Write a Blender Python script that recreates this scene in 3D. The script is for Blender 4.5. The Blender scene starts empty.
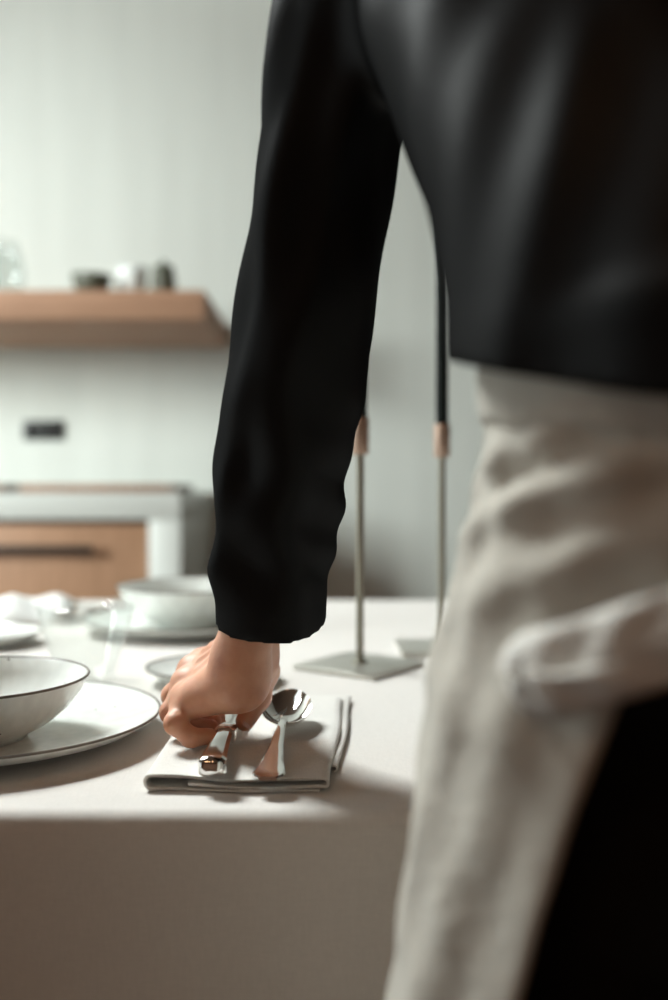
import bpy, bmesh, math, random
import numpy as np
from mathutils import Vector, Matrix

random.seed(4); np.random.seed(4)
PI = math.pi
scene = bpy.context.scene
COL = scene.collection

# ------------------------------------------------------------------ camera
cam_d = bpy.data.cameras.new('camera')
cam = bpy.data.objects.new('camera', cam_d); COL.objects.link(cam)
cam_d.sensor_fit = 'VERTICAL'; cam_d.sensor_height = 36.0; cam_d.sensor_width = 24.0
cam_d.lens = 35.0; cam_d.clip_start = 0.02
cam.location = (0, 0, 0.95)
cam.rotation_euler = (math.radians(90 - 0.88), 0, 0)
cam_d.dof.use_dof = True
cam_d.dof.focus_distance = 0.69
cam_d.dof.aperture_fstop = 2.5
scene.camera = cam

# ------------------------------------------------------------------ world, light, exposure
w = bpy.data.worlds.new('sky'); scene.world = w; w.use_nodes = True
bgn = w.node_tree.nodes['Background']
bgn.inputs[0].default_value = (0.90, 0.98, 0.97, 1); bgn.inputs[1].default_value = 1.2

def area_light(name, loc, target, sx, sy, power, color):
    d = bpy.data.lights.new(name, 'AREA'); d.shape = 'RECTANGLE'; d.size = sx; d.size_y = sy
    d.energy = power; d.color = color
    o = bpy.data.objects.new(name, d); COL.objects.link(o); o.location = loc
    o.rotation_euler = (Vector(target) - Vector(loc)).to_track_quat('-Z', 'Y').to_euler()
    return o
area_light('window_daylight', (-5.0, -2.1, 2.65), (-0.2, 3.1, 1.1), 2.2, 2.2, 560, (0.93, 1.0, 0.965))
area_light('roof_window_daylight', (-1.75, 2.60, 3.3), (-0.2, 1.0, 0.75), 1.0, 1.0, 250, (0.95, 1.0, 0.98))

vs = scene.view_settings
vs.view_transform = 'Standard'; vs.look = 'None'; vs.gamma = 1.0; vs.use_curve_mapping = False
vs.exposure = 0.36

# ------------------------------------------------------------------ materials
def new_mat(name):
    m = bpy.data.materials.new(name); m.use_nodes = True
    nt = m.node_tree
    return m, nt, nt.nodes['Principled BSDF']

def mat(name, col, rough=0.5, metal=0.0, var=0.0, vscale=8.0, stretch=(1, 1, 1), bump=0.0, bscale=60.0,
        bdist=0.002, col2=None, sheen=0.0, sss=0.0, spec=0.5, coat=0.0):
    m, nt, b = new_mat(name); N = nt.nodes; L = nt.links
    b.inputs['Roughness'].default_value = rough
    b.inputs['Metallic'].default_value = metal
    b.inputs['Specular IOR Level'].default_value = spec
    if sheen:
        b.inputs['Sheen Weight'].default_value = sheen; b.inputs['Sheen Roughness'].default_value = 0.5
    if sss:
        b.inputs['Subsurface Weight'].default_value = sss
        b.inputs['Subsurface Radius'].default_value = (0.010, 0.004, 0.002)
        b.inputs['Subsurface Scale'].default_value = 0.6
    if coat:
        b.inputs['Coat Weight'].default_value = coat; b.inputs['Coat Roughness'].default_value = 0.08
    tc = N.new('ShaderNodeTexCoord'); mp = N.new('ShaderNodeMapping')
    mp.inputs['Scale'].default_value = stretch
    L.new(tc.outputs['Object'], mp.inputs['Vector'])
    if var > 0 or col2:
        nz = N.new('ShaderNodeTexNoise'); nz.inputs['Scale'].default_value = vscale
        nz.inputs['Detail'].default_value = 5
        L.new(mp.outputs[0], nz.inputs['Vector'])
        cr = N.new('ShaderNodeValToRGB')
        c2 = col2 if col2 else tuple(c * (1 - var) for c in col)
        cr.color_ramp.elements[0].position = 0.3; cr.color_ramp.elements[1].position = 0.7
        cr.color_ramp.elements[0].color = (*c2, 1); cr.color_ramp.elements[1].color = (*col, 1)
        L.new(nz.outputs['Fac'], cr.inputs['Fac']); L.new(cr.outputs[0], b.inputs['Base Color'])
    else:
        b.inputs['Base Color'].default_value = (*col, 1)
    if bump > 0:
        n2 = N.new('ShaderNodeTexNoise'); n2.inputs['Scale'].default_value = bscale; n2.inputs['Detail'].default_value = 4
        L.new(mp.outputs[0], n2.inputs['Vector'])
        bp = N.new('ShaderNodeBump'); bp.inputs['Strength'].default_value = bump; bp.inputs['Distance'].default_value = bdist
        L.new(n2.outputs['Fac'], bp.inputs['Height']); L.new(bp.outputs[0], b.inputs['Normal'])
    return m

def linen(name, col, var=0.10, weave=900.0, wrinkle=0.35, wscale=14.0, wdist=0.006):
    """woven cloth: fine crossed threads, slubs and soft creases"""
    m, nt, b = new_mat(name); N = nt.nodes; L = nt.links
    b.inputs['Roughness'].default_value = 0.9; b.inputs['Specular IOR Level'].default_value = 0.15
    b.inputs['Sheen Weight'].default_value = 0.15
    tc = N.new('ShaderNodeTexCoord')
    def noise(scale, st, det=3):
        mp = N.new('ShaderNodeMapping'); mp.inputs['Scale'].default_value = st
        L.new(tc.outputs['Object'], mp.inputs['Vector'])
        n = N.new('ShaderNodeTexNoise'); n.inputs['Scale'].default_value = scale; n.inputs['Detail'].default_value = det
        L.new(mp.outputs[0], n.inputs['Vector']); return n.outputs['Fac']
    a = noise(weave, (1, 0.18, 0.18)); c = noise(weave, (0.18, 1, 1))
    mx = N.new('ShaderNodeMath'); mx.operation = 'ADD'; L.new(a, mx.inputs[0]); L.new(c, mx.inputs[1])
    hf = N.new('ShaderNodeMath'); hf.operation = 'MULTIPLY'; hf.inputs[1].default_value = 0.5; L.new(mx.outputs[0], hf.inputs[0])
    cr = N.new('ShaderNodeValToRGB'); cr.color_ramp.elements[0].position = 0.35; cr.color_ramp.elements[1].position = 0.65
    cr.color_ramp.elements[0].color = (*[k * (1 - var) for k in col], 1); cr.color_ramp.elements[1].color = (*col, 1)
    L.new(hf.outputs[0], cr.inputs['Fac']); L.new(cr.outputs[0], b.inputs['Base Color'])
    wr = noise(wscale, (1, 1, 1), 6)
    b1 = N.new('ShaderNodeBump'); b1.inputs['Strength'].default_value = wrinkle; b1.inputs['Distance'].default_value = wdist
    L.new(wr, b1.inputs['Height'])
    b2 = N.new('ShaderNodeBump'); b2.inputs['Strength'].default_value = 0.35; b2.inputs['Distance'].default_value = 0.0006
    L.new(hf.outputs[0], b2.inputs['Height']); L.new(b1.outputs[0], b2.inputs['Normal']); L.new(b2.outputs[0], b.inputs['Normal'])
    return m

def wood(name, c1, c2, axis=0, rough=0.5, scale=7.0):
    m, nt, b = new_mat(name); N = nt.nodes; L = nt.links
    b.inputs['Roughness'].default_value = rough
    tc = N.new('ShaderNodeTexCoord'); mp = N.new('ShaderNodeMapping')
    st = [14.0, 14.0, 14.0]; st[axis] = 0.9
    mp.inputs['Scale'].default_value = st; L.new(tc.outputs['Object'], mp.inputs['Vector'])
    n = N.new('ShaderNodeTexNoise'); n.inputs['Scale'].default_value = scale; n.inputs['Detail'].default_value = 6
    n.inputs['Distortion'].default_value = 0.6
    L.new(mp.outputs[0], n.inputs['Vector'])
    cr = N.new('ShaderNodeValToRGB'); cr.color_ramp.elements[0].position = 0.3; cr.color_ramp.elements[1].position = 0.7
    cr.color_ramp.elements[0].color = (*c2, 1); cr.color_ramp.elements[1].color = (*c1, 1)
    L.new(n.outputs['Fac'], cr.inputs['Fac']); L.new(cr.outputs[0], b.inputs['Base Color'])
    bp = N.new('ShaderNodeBump'); bp.inputs['Strength'].default_value = 0.15; bp.inputs['Distance'].default_value = 0.001
    L.new(n.outputs['Fac'], bp.inputs['Height']); L.new(bp.outputs[0], b.inputs['Normal'])
    return m

def ceramic(name, col):
    """off-white stoneware glaze with sparse dark specks and faint streaks"""
    m, nt, b = new_mat(name); N = nt.nodes; L = nt.links
    b.inputs['Roughness'].default_value = 0.16
    tc = N.new('ShaderNodeTexCoord')
    v = N.new('ShaderNodeTexVoronoi'); v.inputs['Scale'].default_value = 75
    L.new(tc.outputs['Object'], v.inputs['Vector'])
    r1 = N.new('ShaderNodeValToRGB'); e = r1.color_ramp.elements
    e[0].position = 0.06; e[0].color = (1, 1, 1, 1); e[1].position = 0.11; e[1].color = (0, 0, 0, 1)
    L.new(v.outputs['Distance'], r1.inputs['Fac'])
    sel = N.new('ShaderNodeValToRGB'); e = sel.color_ramp.elements
    e[0].position = 0.70; e[0].color = (0, 0, 0, 1); e[1].position = 0.74; e[1].color = (1, 1, 1, 1)
    L.new(v.outputs['Color'], sel.inputs['Fac'])
    mu = N.new('ShaderNodeMath'); mu.operation = 'MULTIPLY'
    L.new(r1.outputs[0], mu.inputs[0]); L.new(sel.outputs[0], mu.inputs[1])
    mp = N.new('ShaderNodeMapping'); mp.inputs['Scale'].default_value = (60, 60, 9); L.new(tc.outputs['Object'], mp.inputs['Vector'])
    n = N.new('ShaderNodeTexNoise'); n.inputs['Scale'].default_value = 1.6; n.inputs['Detail'].default_value = 4
    L.new(mp.outputs[0], n.inputs['Vector'])
    base = N.new('ShaderNodeValToRGB'); e = base.color_ramp.elements
    e[0].position = 0.3; e[0].color = (*[k * 0.88 for k in col], 1); e[1].position = 0.7; e[1].color = (*col, 1)
    L.new(n.outputs['Fac'], base.inputs['Fac'])
    mx = N.new('ShaderNodeMix'); mx.data_type = 'RGBA'
    L.new(mu.outputs[0], mx.inputs['Factor']); L.new(base.outputs[0], mx.inputs['A']); mx.inputs['B'].default_value = (0.10, 0.085, 0.07, 1)
    L.new(mx.outputs['Result'], b.inputs['Base Color'])
    return m

def glass(name, tint=(1, 1, 1)):
    m, nt, b = new_mat(name); N = nt.nodes; L = nt.links
    out = N['Material Output']; N.remove(b)
    tr = N.new('ShaderNodeBsdfTransparent'); tr.inputs[0].default_value = (*tint, 1)
    gl = N.new('ShaderNodeBsdfGlossy'); gl.inputs['Roughness'].default_value = 0.02
    lw = N.new('ShaderNodeLayerWeight'); lw.inputs['Blend'].default_value = 0.5
    pw = N.new('ShaderNodeMath'); pw.operation = 'POWER'; pw.inputs[1].default_value = 3.0; L.new(lw.outputs['Facing'], pw.inputs[0])
    ma = N.new('ShaderNodeMath'); ma.operation = 'MULTIPLY_ADD'; ma.inputs[1].default_value = 0.32; ma.inputs[2].default_value = 0.04; L.new(pw.outputs[0], ma.inputs[0])
    mx = N.new('ShaderNodeMixShader'); L.new(ma.outputs[0], mx.inputs[0]); L.new(tr.outputs[0], mx.inputs[1]); L.new(gl.outputs[0], mx.inputs[2])
    L.new(mx.outputs[0], out.inputs[0])
    return m

def emit(name, col, s):
    m, nt, b = new_mat(name)
    b.inputs['Emission Color'].default_value = (*col, 1); b.inputs['Emission Strength'].default_value = s
    b.inputs['Base Color'].default_value = (*col, 1)
    return m

M = {}
M['wall'] = mat('limewashed_plaster', (0.72, 0.755, 0.715), 0.85, var=0.07, vscale=1.6, stretch=(9, 9, 0.7), bump=0.15, bscale=40)
M['wall_warm'] = mat('warm_clay_plaster', (0.14, 0.07, 0.042), 0.9, var=0.08, vscale=2)
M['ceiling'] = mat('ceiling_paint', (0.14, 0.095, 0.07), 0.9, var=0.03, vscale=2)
M['floor'] = wood('oak_floor', (0.12, 0.062, 0.036), (0.08, 0.04, 0.025), 1, 0.45)
M['shelf_wood'] = wood('shelf_oak', (0.47, 0.275, 0.175), (0.36, 0.20, 0.125), 0, 0.55)
M['cab_wood'] = wood('cabinet_oak', (0.46, 0.265, 0.16), (0.36, 0.20, 0.115), 2, 0.5)
M['board_wood'] = wood('board_beech', (0.30, 0.165, 0.10), (0.21, 0.11, 0.065), 0, 0.6)
M['board_dark'] = wood('board_walnut', (0.20, 0.13, 0.09), (0.13, 0.08, 0.055), 0, 0.5)
M['table_wood'] = wood('table_oak', (0.42, 0.27, 0.17), (0.32, 0.19, 0.12), 0, 0.5)
M['worktop'] = mat('white_stone', (0.70, 0.73, 0.70), 0.35, var=0.06, vscale=5)
M['carcass'] = mat('cabinet_carcass', (0.08, 0.06, 0.05), 0.7)
M['black_metal'] = mat('dark_bronze_handle', (0.045, 0.035, 0.03), 0.4, metal=0.3)
M['black_plastic'] = mat('black_plastic', (0.012, 0.014, 0.013), 0.4)
M['hole'] = mat('socket_recess', (0.004, 0.004, 0.004), 0.6)
M['cloth'] = linen('table_linen', (0.70, 0.675, 0.64), 0.07, 700, 0.30, 9, 0.008)
M['napkin'] = linen('napkin_linen', (0.76, 0.745, 0.705), 0.14, 1100, 0.25, 30, 0.003)
M['far_napkin'] = linen('napkin_cotton', (0.78, 0.79, 0.77), 0.05, 900, 0.3, 20, 0.004)
M['ceramic'] = ceramic('speckled_glaze', (0.84, 0.87, 0.835))
M['rim'] = mat('bare_clay_rim', (0.20, 0.17, 0.14), 0.55, var=0.45, vscale=60)
M['steel'] = mat('polished_steel', (0.86, 0.85, 0.83), 0.07, metal=1.0)
M['holder'] = mat('satin_champagne_metal', (0.30, 0.285, 0.23), 0.38, metal=0.75)
M['holder_base'] = mat('pale_reflection_metal', (0.62, 0.61, 0.56), 0.30, metal=0.85)  # paler than the stem: the wall's reflection is put into the base colour
M['holder_cup'] = mat('satin_copper_metal', (0.50, 0.36, 0.28), 0.4, metal=0.6)
M['candle'] = mat('dark_green_wax', (0.006, 0.011, 0.010), 0.6, spec=0.2)
M['wick'] = mat('wick_cotton', (0.5, 0.47, 0.4), 0.9)
M['glass'] = glass('clear_glass', (0.975, 0.985, 0.98))
M['skin'] = mat('skin', (0.68, 0.355, 0.225), 0.50, var=0.16, vscale=55, bump=0.25, bscale=320, bdist=0.0008, sss=0.25, col2=(0.57, 0.265, 0.16))
M['nail'] = mat('nail', (0.68, 0.42, 0.35), 0.25)
def jersey(name, col, gloss):
    m, nt, b = new_mat(name); N = nt.nodes; L = nt.links
    out = N['Material Output']; N.remove(b)
    tc = N.new('ShaderNodeTexCoord'); nz = N.new('ShaderNodeTexNoise'); nz.inputs['Scale'].default_value = 900; nz.inputs['Detail'].default_value = 3
    L.new(tc.outputs['Object'], nz.inputs['Vector'])
    bp = N.new('ShaderNodeBump'); bp.inputs['Strength'].default_value = 0.3; bp.inputs['Distance'].default_value = 0.0006; L.new(nz.outputs['Fac'], bp.inputs['Height'])
    df = N.new('ShaderNodeBsdfDiffuse'); df.inputs[0].default_value = (*col, 1); L.new(bp.outputs[0], df.inputs['Normal'])
    gl = N.new('ShaderNodeBsdfGlossy'); gl.inputs['Roughness'].default_value = 0.5; L.new(bp.outputs[0], gl.inputs['Normal'])
    mx = N.new('ShaderNodeMixShader'); mx.inputs[0].default_value = gloss
    L.new(df.outputs[0], mx.inputs[1]); L.new(gl.outputs[0], mx.inputs[2]); L.new(mx.outputs[0], out.inputs[0])
    return m
M['shirt'] = jersey('black_jersey', (0.0045, 0.0048, 0.0052), 0.016)
M['trouser'] = mat('black_cotton', (0.0045, 0.005, 0.005), 0.85, bump=0.3, bscale=700, bdist=0.0006, spec=0.2)
M['apron'] = linen('apron_linen', (0.47, 0.445, 0.39), 0.12, 800, 0.6, 38, 0.005)
M['apron_tie'] = linen('apron_tie_linen', (0.66, 0.65, 0.61), 0.08, 800, 0.4, 30, 0.004)
M['hair'] = mat('brown_hair', (0.06, 0.035, 0.022), 0.5, var=0.4, vscale=60, stretch=(6, 6, 1), bump=0.5, bscale=90, bdist=0.003)
M['eye'] = mat('eye_white', (0.8, 0.78, 0.75), 0.1)
M['shoe'] = mat('black_leather', (0.012, 0.011, 0.011), 0.4)
M['frame'] = mat('window_paint', (0.6, 0.6, 0.57), 0.5)
M['dark_ceramic'] = mat('dark_olive_stoneware', (0.10, 0.105, 0.075), 0.5, var=0.3, vscale=30)
M['white_ceramic'] = mat('white_stoneware', (0.78, 0.81, 0.79), 0.3, var=0.04, vscale=30)
M['grey_glass'] = glass('grey_glass', (0.92, 0.935, 0.93))
M['bulb'] = emit('warm_bulb', (1.0, 0.55, 0.28), 30.0)

# ------------------------------------------------------------------ mesh helpers
def link(name, me, m, parent=None, smooth=True, angle=None):
    o = bpy.data.objects.new(name, me); COL.objects.link(o)
    if m: me.materials.clear(); me.materials.append(m)
    if smooth:
        me.polygons.foreach_set('use_smooth', [True] * len(me.polygons))
        if angle:
            try: me.set_sharp_from_angle(angle=math.radians(angle))
            except Exception: pass
    if parent: o.parent = parent
    return o

def mesh_from(verts, faces, name='mesh'):
    me = bpy.data.meshes.new(name); me.from_pydata([tuple(v) for v in verts], [], faces); me.update()
    return me

def box(bm, lo, hi, bev=0.0, seg=2):
    r = bmesh.ops.create_cube(bm, size=1.0)
    vs_ = r['verts']
    for v in vs_:
        v.co = Vector([lo[i] + (v.co[i] + 0.5) * (hi[i] - lo[i]) for i in range(3)])
    if bev > 0:
        es = list({e for v in vs_ for e in v.link_edges})
        bmesh.ops.bevel(bm, geom=es, offset=bev, segments=seg, profile=0.5, affect='EDGES')

def box_obj(name, lo, hi, m, parent=None, bev=0.0):
    bm = bmesh.new(); box(bm, lo, hi, bev); me = bpy.data.meshes.new(name); bm.to_mesh(me); bm.free()
    return link(name, me, m, parent, smooth=bev > 0, angle=35)

def boxes_obj(name, lst, m, parent=None, bev=0.0):
    bm = bmesh.new()
    for lo, hi in lst: box(bm, lo, hi, bev)
    me = bpy.data.meshes.new(name); bm.to_mesh(me); bm.free()
    return link(name, me, m, parent, smooth=bev > 0, angle=35)

def lathe_mesh(prof, n=64, name='lathe'):
    """prof: list of (r, z); open or closed profile; r==0 ends become poles"""
    verts = []; faces = []; rows = []
    for r, z in prof:
        if r < 1e-6:
            rows.append([len(verts)]); verts.append((0, 0, z))
        else:
            rows.append(list(range(len(verts), len(verts) + n)))
            for i in range(n):
                a = 2 * PI * i / n; verts.append((r * math.cos(a), r * math.sin(a), z))
    for A, B in zip(rows[:-1], rows[1:]):
        for i in range(n):
            j = (i + 1) % n
            a0 = A[i] if len(A) > 1 else A[0]; a1 = A[j] if len(A) > 1 else A[0]
            b0 = B[i] if len(B) > 1 else B[0]; b1 = B[j] if len(B) > 1 else B[0]
            f = []
            for k in (a0, a1, b1, b0):
                if k not in f: f.append(k)
            if len(f) >= 3: faces.append(f)
    me = mesh_from(verts, faces, name)
    bm = bmesh.new(); bm.from_mesh(me); bmesh.ops.recalc_face_normals(bm, faces=bm.faces); bm.to_mesh(me); bm.free()
    return me

def loft_mesh(rings, caps=True, name='loft', closed=True):
    verts = []; faces = []; n = len(rings[0])
    for r in rings: verts += [tuple(p) for p in r]
    for k in range(len(rings) - 1):
        for i in range(n if closed else n - 1):
            j = (i + 1) % n
            faces.append((k * n + i, k * n + j, (k + 1) * n + j, (k + 1) * n + i))
    if caps and closed:
        faces.append(tuple(range(n - 1, -1, -1))); faces.append(tuple((len(rings) - 1) * n + i for i in range(n)))
    me = mesh_from(verts, faces, name)
    bm = bmesh.new(); bm.from_mesh(me); bmesh.ops.recalc_face_normals(bm, faces=bm.faces); bm.to_mesh(me); bm.free()
    return me

def torus_mesh(R, r, z, n=96, m=8):
    prof = [(R + r * math.cos(2 * PI * k / m), z + r * math.sin(2 * PI * k / m)) for k in range(m + 1)]
    me = lathe_mesh(prof, n); bm = bmesh.new(); bm.from_mesh(me)
    bmesh.ops.remove_doubles(bm, verts=bm.verts, dist=1e-6); bm.to_mesh(me); bm.free(); return me

def empty(name, loc=(0, 0, 0), rz=0.0):
    o = bpy.data.objects.new(name, None); COL.objects.link(o); o.location = loc; o.rotation_euler = (0, 0, rz)
    o.empty_display_size = 0.05
    return o

def tag(o, label, cat, group=None):
    o['label'] = label; o['category'] = cat
    if group: o['group'] = group
    return o

def struct(o, label=None):
    o['kind'] = 'structure'
    if label: o['label'] = label
    return o

def copy_tree(o, parent=None):
    c = o.copy(); COL.objects.link(c); c.parent = parent
    for ch in list(o.children): copy_tree(ch, c)
    return c

def smooth1(x): return x * x * (3 - 2 * x)

# ------------------------------------------------------------------ implicit surfaces (for bodies and garments)
def smin(a, b, k):
    h = np.maximum(k - np.abs(a - b), 0.0) / k
    return np.minimum(a, b) - h * h * k * 0.25

def cone(P, a, b, ra, rb):
    a = np.array(a, dtype=np.float32); b = np.array(b, dtype=np.float32); d = b - a
    t = ((P[0] - a[0]) * d[0] + (P[1] - a[1]) * d[1] + (P[2] - a[2]) * d[2]) / float(d @ d)
    t = np.clip(t, 0, 1)
    q = np.sqrt((P[0] - a[0] - t * d[0]) ** 2 + (P[1] - a[1] - t * d[1]) ** 2 + (P[2] - a[2] - t * d[2]) ** 2)
    return q - (ra + t * (rb - ra))

def ellipsoid(P, c, r):
    q = np.sqrt(((P[0] - c[0]) / r[0]) ** 2 + ((P[1] - c[1]) / r[1]) ** 2 + ((P[2] - c[2]) / r[2]) ** 2)
    return (q - 1.0) * min(r)

def zchain(P, tab):
    """stack of ellipses along z: rows (z, cx, cy, a, b); distance-like field, capped at both ends"""
    t = np.array(sorted(tab), dtype=np.float64); z = P[2]
    f = [np.interp(z, t[:, 0], t[:, k]) for k in range(1, 5)]
    q = np.sqrt(((P[0] - f[0]) / f[2]) ** 2 + ((P[1] - f[1]) / f[3]) ** 2)
    d = (q - 1.0) * np.minimum(f[2], f[3])
    return np.maximum(d, np.maximum(t[0, 0] - z, z - t[-1, 0]))

def smooth_tab(tab, n=40):
    """Catmull-Rom resampling of a z table so that garments have no kinks"""
    t = np.array(sorted(tab), dtype=np.float64); out = []
    m = len(t)
    for i in range(m - 1):
        p0 = t[max(i - 1, 0)]; p1 = t[i]; p2 = t[i + 1]; p3 = t[min(i + 2, m - 1)]
        for u in np.linspace(0, 1, 8, endpoint=False):
            out.append(0.5 * ((2 * p1) + (-p0 + p2) * u + (2 * p0 - 5 * p1 + 4 * p2 - p3) * u * u + (-p0 + 3 * p1 - 3 * p2 + p3) * u ** 3))
    out.append(t[-1])
    out = [list(r) for r in out]
    out.sort(key=lambda r: r[0])
    return out

def surface_nets(fn, lo, hi, h):
    lo = np.array(lo); hi = np.array(hi)
    n = np.ceil((hi - lo) / h).astype(int) + 1
    ax = [(lo[k] + h * np.arange(n[k])).astype(np.float32) for k in range(3)]
    P = np.meshgrid(*ax, indexing='ij')
    V = fn(P).astype(np.float32)
    S = V < 0
    cnt = np.zeros(tuple(n - 1), dtype=np.int8)
    for i in (0, 1):
        for j in (0, 1):
            for k in (0, 1):
                cnt += S[i:n[0] - 1 + i, j:n[1] - 1 + j, k:n[2] - 1 + k]
    act = (cnt > 0) & (cnt < 8)
    I = np.array(np.nonzero(act)).T
    idx = -np.ones(act.shape, dtype=np.int64); idx[act] = np.arange(len(I))
    acc = np.zeros((len(I), 3)); num = np.zeros(len(I))
    corners = [(i, j, k) for i in (0, 1) for j in (0, 1) for k in (0, 1)]
    cv = {c: V[I[:, 0] + c[0], I[:, 1] + c[1], I[:, 2] + c[2]] for c in corners}
    for c in corners:
        for a in range(3):
            if c[a] == 0:
                d = list(c); d[a] = 1; d = tuple(d)
                va, vb = cv[c], cv[d]; m = (va < 0) != (vb < 0)
                t = np.where(m, va / np.where(m, va - vb, 1), 0)
                p = np.zeros((len(I), 3)); p[:] = c; p[:, a] = t
                acc[m] += p[m]; num[m] += 1
    verts = (I + acc / num[:, None]) * h + lo
    faces = []
    for a in range(3):
        b, c = (a + 1) % 3, (a + 2) % 3
        s0 = [slice(None)] * 3; s1 = [slice(None)] * 3
        s0[a] = slice(0, n[a] - 1); s1[a] = slice(1, n[a])
        A = S[tuple(s0)]; B = S[tuple(s1)]
        E = np.array(np.nonzero(A != B)).T
        E = E[(E[:, b] > 0) & (E[:, c] > 0) & (E[:, b] < n[b] - 1) & (E[:, c] < n[c] - 1)]
        if not len(E): continue
        ins = A[E[:, 0], E[:, 1], E[:, 2]]
        def cell(db, dc):
            q = E.copy(); q[:, b] += db; q[:, c] += dc
            return idx[q[:, 0], q[:, 1], q[:, 2]]
        q = np.stack([cell(-1, -1), cell(0, -1), cell(0, 0), cell(-1, 0)], 1)
        q[~ins] = q[~ins][:, ::-1]
        faces.append(q)
    return verts, np.concatenate(faces)

def np_mesh(parts, name):
    """parts: list of (verts, quads) joined into one mesh"""
    V = []; F = []; off = 0
    for v, f in parts:
        V.append(v); F.append(f + off); off += len(v)
    V = np.concatenate(V); F = np.concatenate(F)
    me = bpy.data.meshes.new(name)
    me.vertices.add(len(V)); me.vertices.foreach_set('co', V.astype(np.float32).ravel())
    me.loops.add(F.size); me.loops.foreach_set('vertex_index', F.astype(np.int32).ravel())
    me.polygons.add(len(F)); me.polygons.foreach_set('loop_start', np.arange(0, F.size, 4, dtype=np.int32))
    me.update(calc_edges=True); me.validate()
    return me

# =================================================================== THE ROOM
XL, XR, YB, YR, ZC = -2.8, 2.4, 3.1, -1.8, 2.72
struct(box_obj('floor', (XL - .1, YR - .1, -0.1), (XR + .1, YB + .1, 0), M['floor']), 'brown oak floor')
RX0, RX1, RY0, RY1 = -2.1, -0.85, 1.15, 2.45          # opening of the roof window
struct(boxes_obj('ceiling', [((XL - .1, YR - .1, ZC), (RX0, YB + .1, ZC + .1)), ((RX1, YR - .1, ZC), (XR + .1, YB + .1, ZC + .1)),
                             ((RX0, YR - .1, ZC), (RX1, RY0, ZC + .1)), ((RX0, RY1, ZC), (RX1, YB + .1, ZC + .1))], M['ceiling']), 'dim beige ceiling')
rw = struct(empty('window_2', ((RX0 + RX1) / 2, (RY0 + RY1) / 2, ZC + .1)), 'roof window above the table')
for lo_, hi_ in (((-.625, -.65, 0), (-.585, .65, .05)), ((.585, -.65, 0), (.625, .65, .05)), ((-.585, -.65, 0), (.585, -.61, .05)), ((-.585, .61, 0), (.585, .65, .05))):
    box_obj('frame_bar', lo_, hi_, mat('roof_window_paint', (.5, .5, .48), .5), rw)
struct(box_obj('wall_back', (XL - .1, YB, 0), (XR + .1, YB + .1, ZC), M['wall']), 'pale grey green limewashed kitchen wall')
struct(box_obj('wall_right', (XR, YR, 0), (XR + .1, YB, ZC), M['wall_warm']), 'warm clay coloured side wall')
struct(box_obj('wall_rear', (XL - .1, YR - .1, 0), (XR + .1, YR, ZC), M['wall_warm']), 'warm clay coloured wall behind the camera')
WY0, WY1, WZ0, WZ1 = -0.28, 2.95, 0.35, 2.56
struct(boxes_obj('wall_left', [((XL - .1, YR, 0), (XL, WY0, ZC)), ((XL - .1, WY1, 0), (XL, YB, ZC)),
                        ((XL - .1, WY0, 0), (XL, WY1, WZ0)), ((XL - .1, WY0, WZ1), (XL, WY1, ZC))], M['wall_warm']), 'warm clay wall with the tall window')
win = struct(empty('window_1', (XL - .05, (WY0 + WY1) / 2, WZ0)), 'tall window on the left wall')
hw = (WY1 - WY0) / 2
boxes_obj('window_frame', [((-.03, -hw, 0), (.03, -hw + .05, WZ1 - WZ0)), ((-.03, hw - .05, 0), (.03, hw, WZ1 - WZ0)),
                           ((-.03, -hw, 0), (.03, hw, .05)), ((-.03, -hw, WZ1 - WZ0 - .05), (.03, hw, WZ1 - WZ0))], M['frame'], win)
boxes_obj('mullion', [((-.02, -.02, .05), (.02, .02, WZ1 - WZ0 - .05))], M['frame'], win)
box_obj('window_sill', (-.02, -hw - .05, -.04), (.16, hw + .05, 0), M['frame'], win)

# =================================================================== KITCHEN ALONG THE BACK WALL
CF = 2.50                                            # front plane of the counter
wt = tag(empty('worktop', (-1.1, CF, 0)), 'white stone worktop with a thick white end panel against the wall', 'worktop')
ox, oy = -1.1, CF
box_obj('top_slab', (XL + .01 - ox, -.02, .862), (-.391 - ox, YB - .005 - oy, .930), M['worktop'], wt, .004)
box_obj('end_panel', (-.473 - ox, -.02, 0), (-.391 - ox, YB - .005 - oy, .8615), M['worktop'], wt, .004)

def cabinet(x0, x1, label):
    c = tag(empty('drawer_cabinet', ((x0 + x1) / 2, CF, 0)), label, 'cabinet')
    h = (x1 - x0) / 2
    box_obj('carcass', (-h, .02, .08), (h, .58, .855), M['carcass'], c)
    box_obj('plinth', (-h, .06, 0), (h, .08, .08), M['carcass'], c)
    for z0, z1 in ((.475, .848), (.09, .468)):
        d = box_obj('drawer', (-h + .004, -.002, z0), (h - .004, .0195, z1), M['cab_wood'], c, .002)
        zh = z1 - .062
        boxes_obj('handle', [((-.26, -.042, zh - .011), (.26, -.028, zh + .011)), ((-.235, -.03, zh - .006), (-.215, -.002, zh + .006)),
                             ((.215, -.03, zh - .006), (.235, -.002, zh + .006))], M['black_metal'], d, .002)
    return c
cabinet(-1.268, -.476, 'oak drawer cabinet with dark bar handles beside the white end panel')
cabinet(-1.880, -1.272, 'narrow oak drawer cabinet further along the counter, nearest the window')

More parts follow.
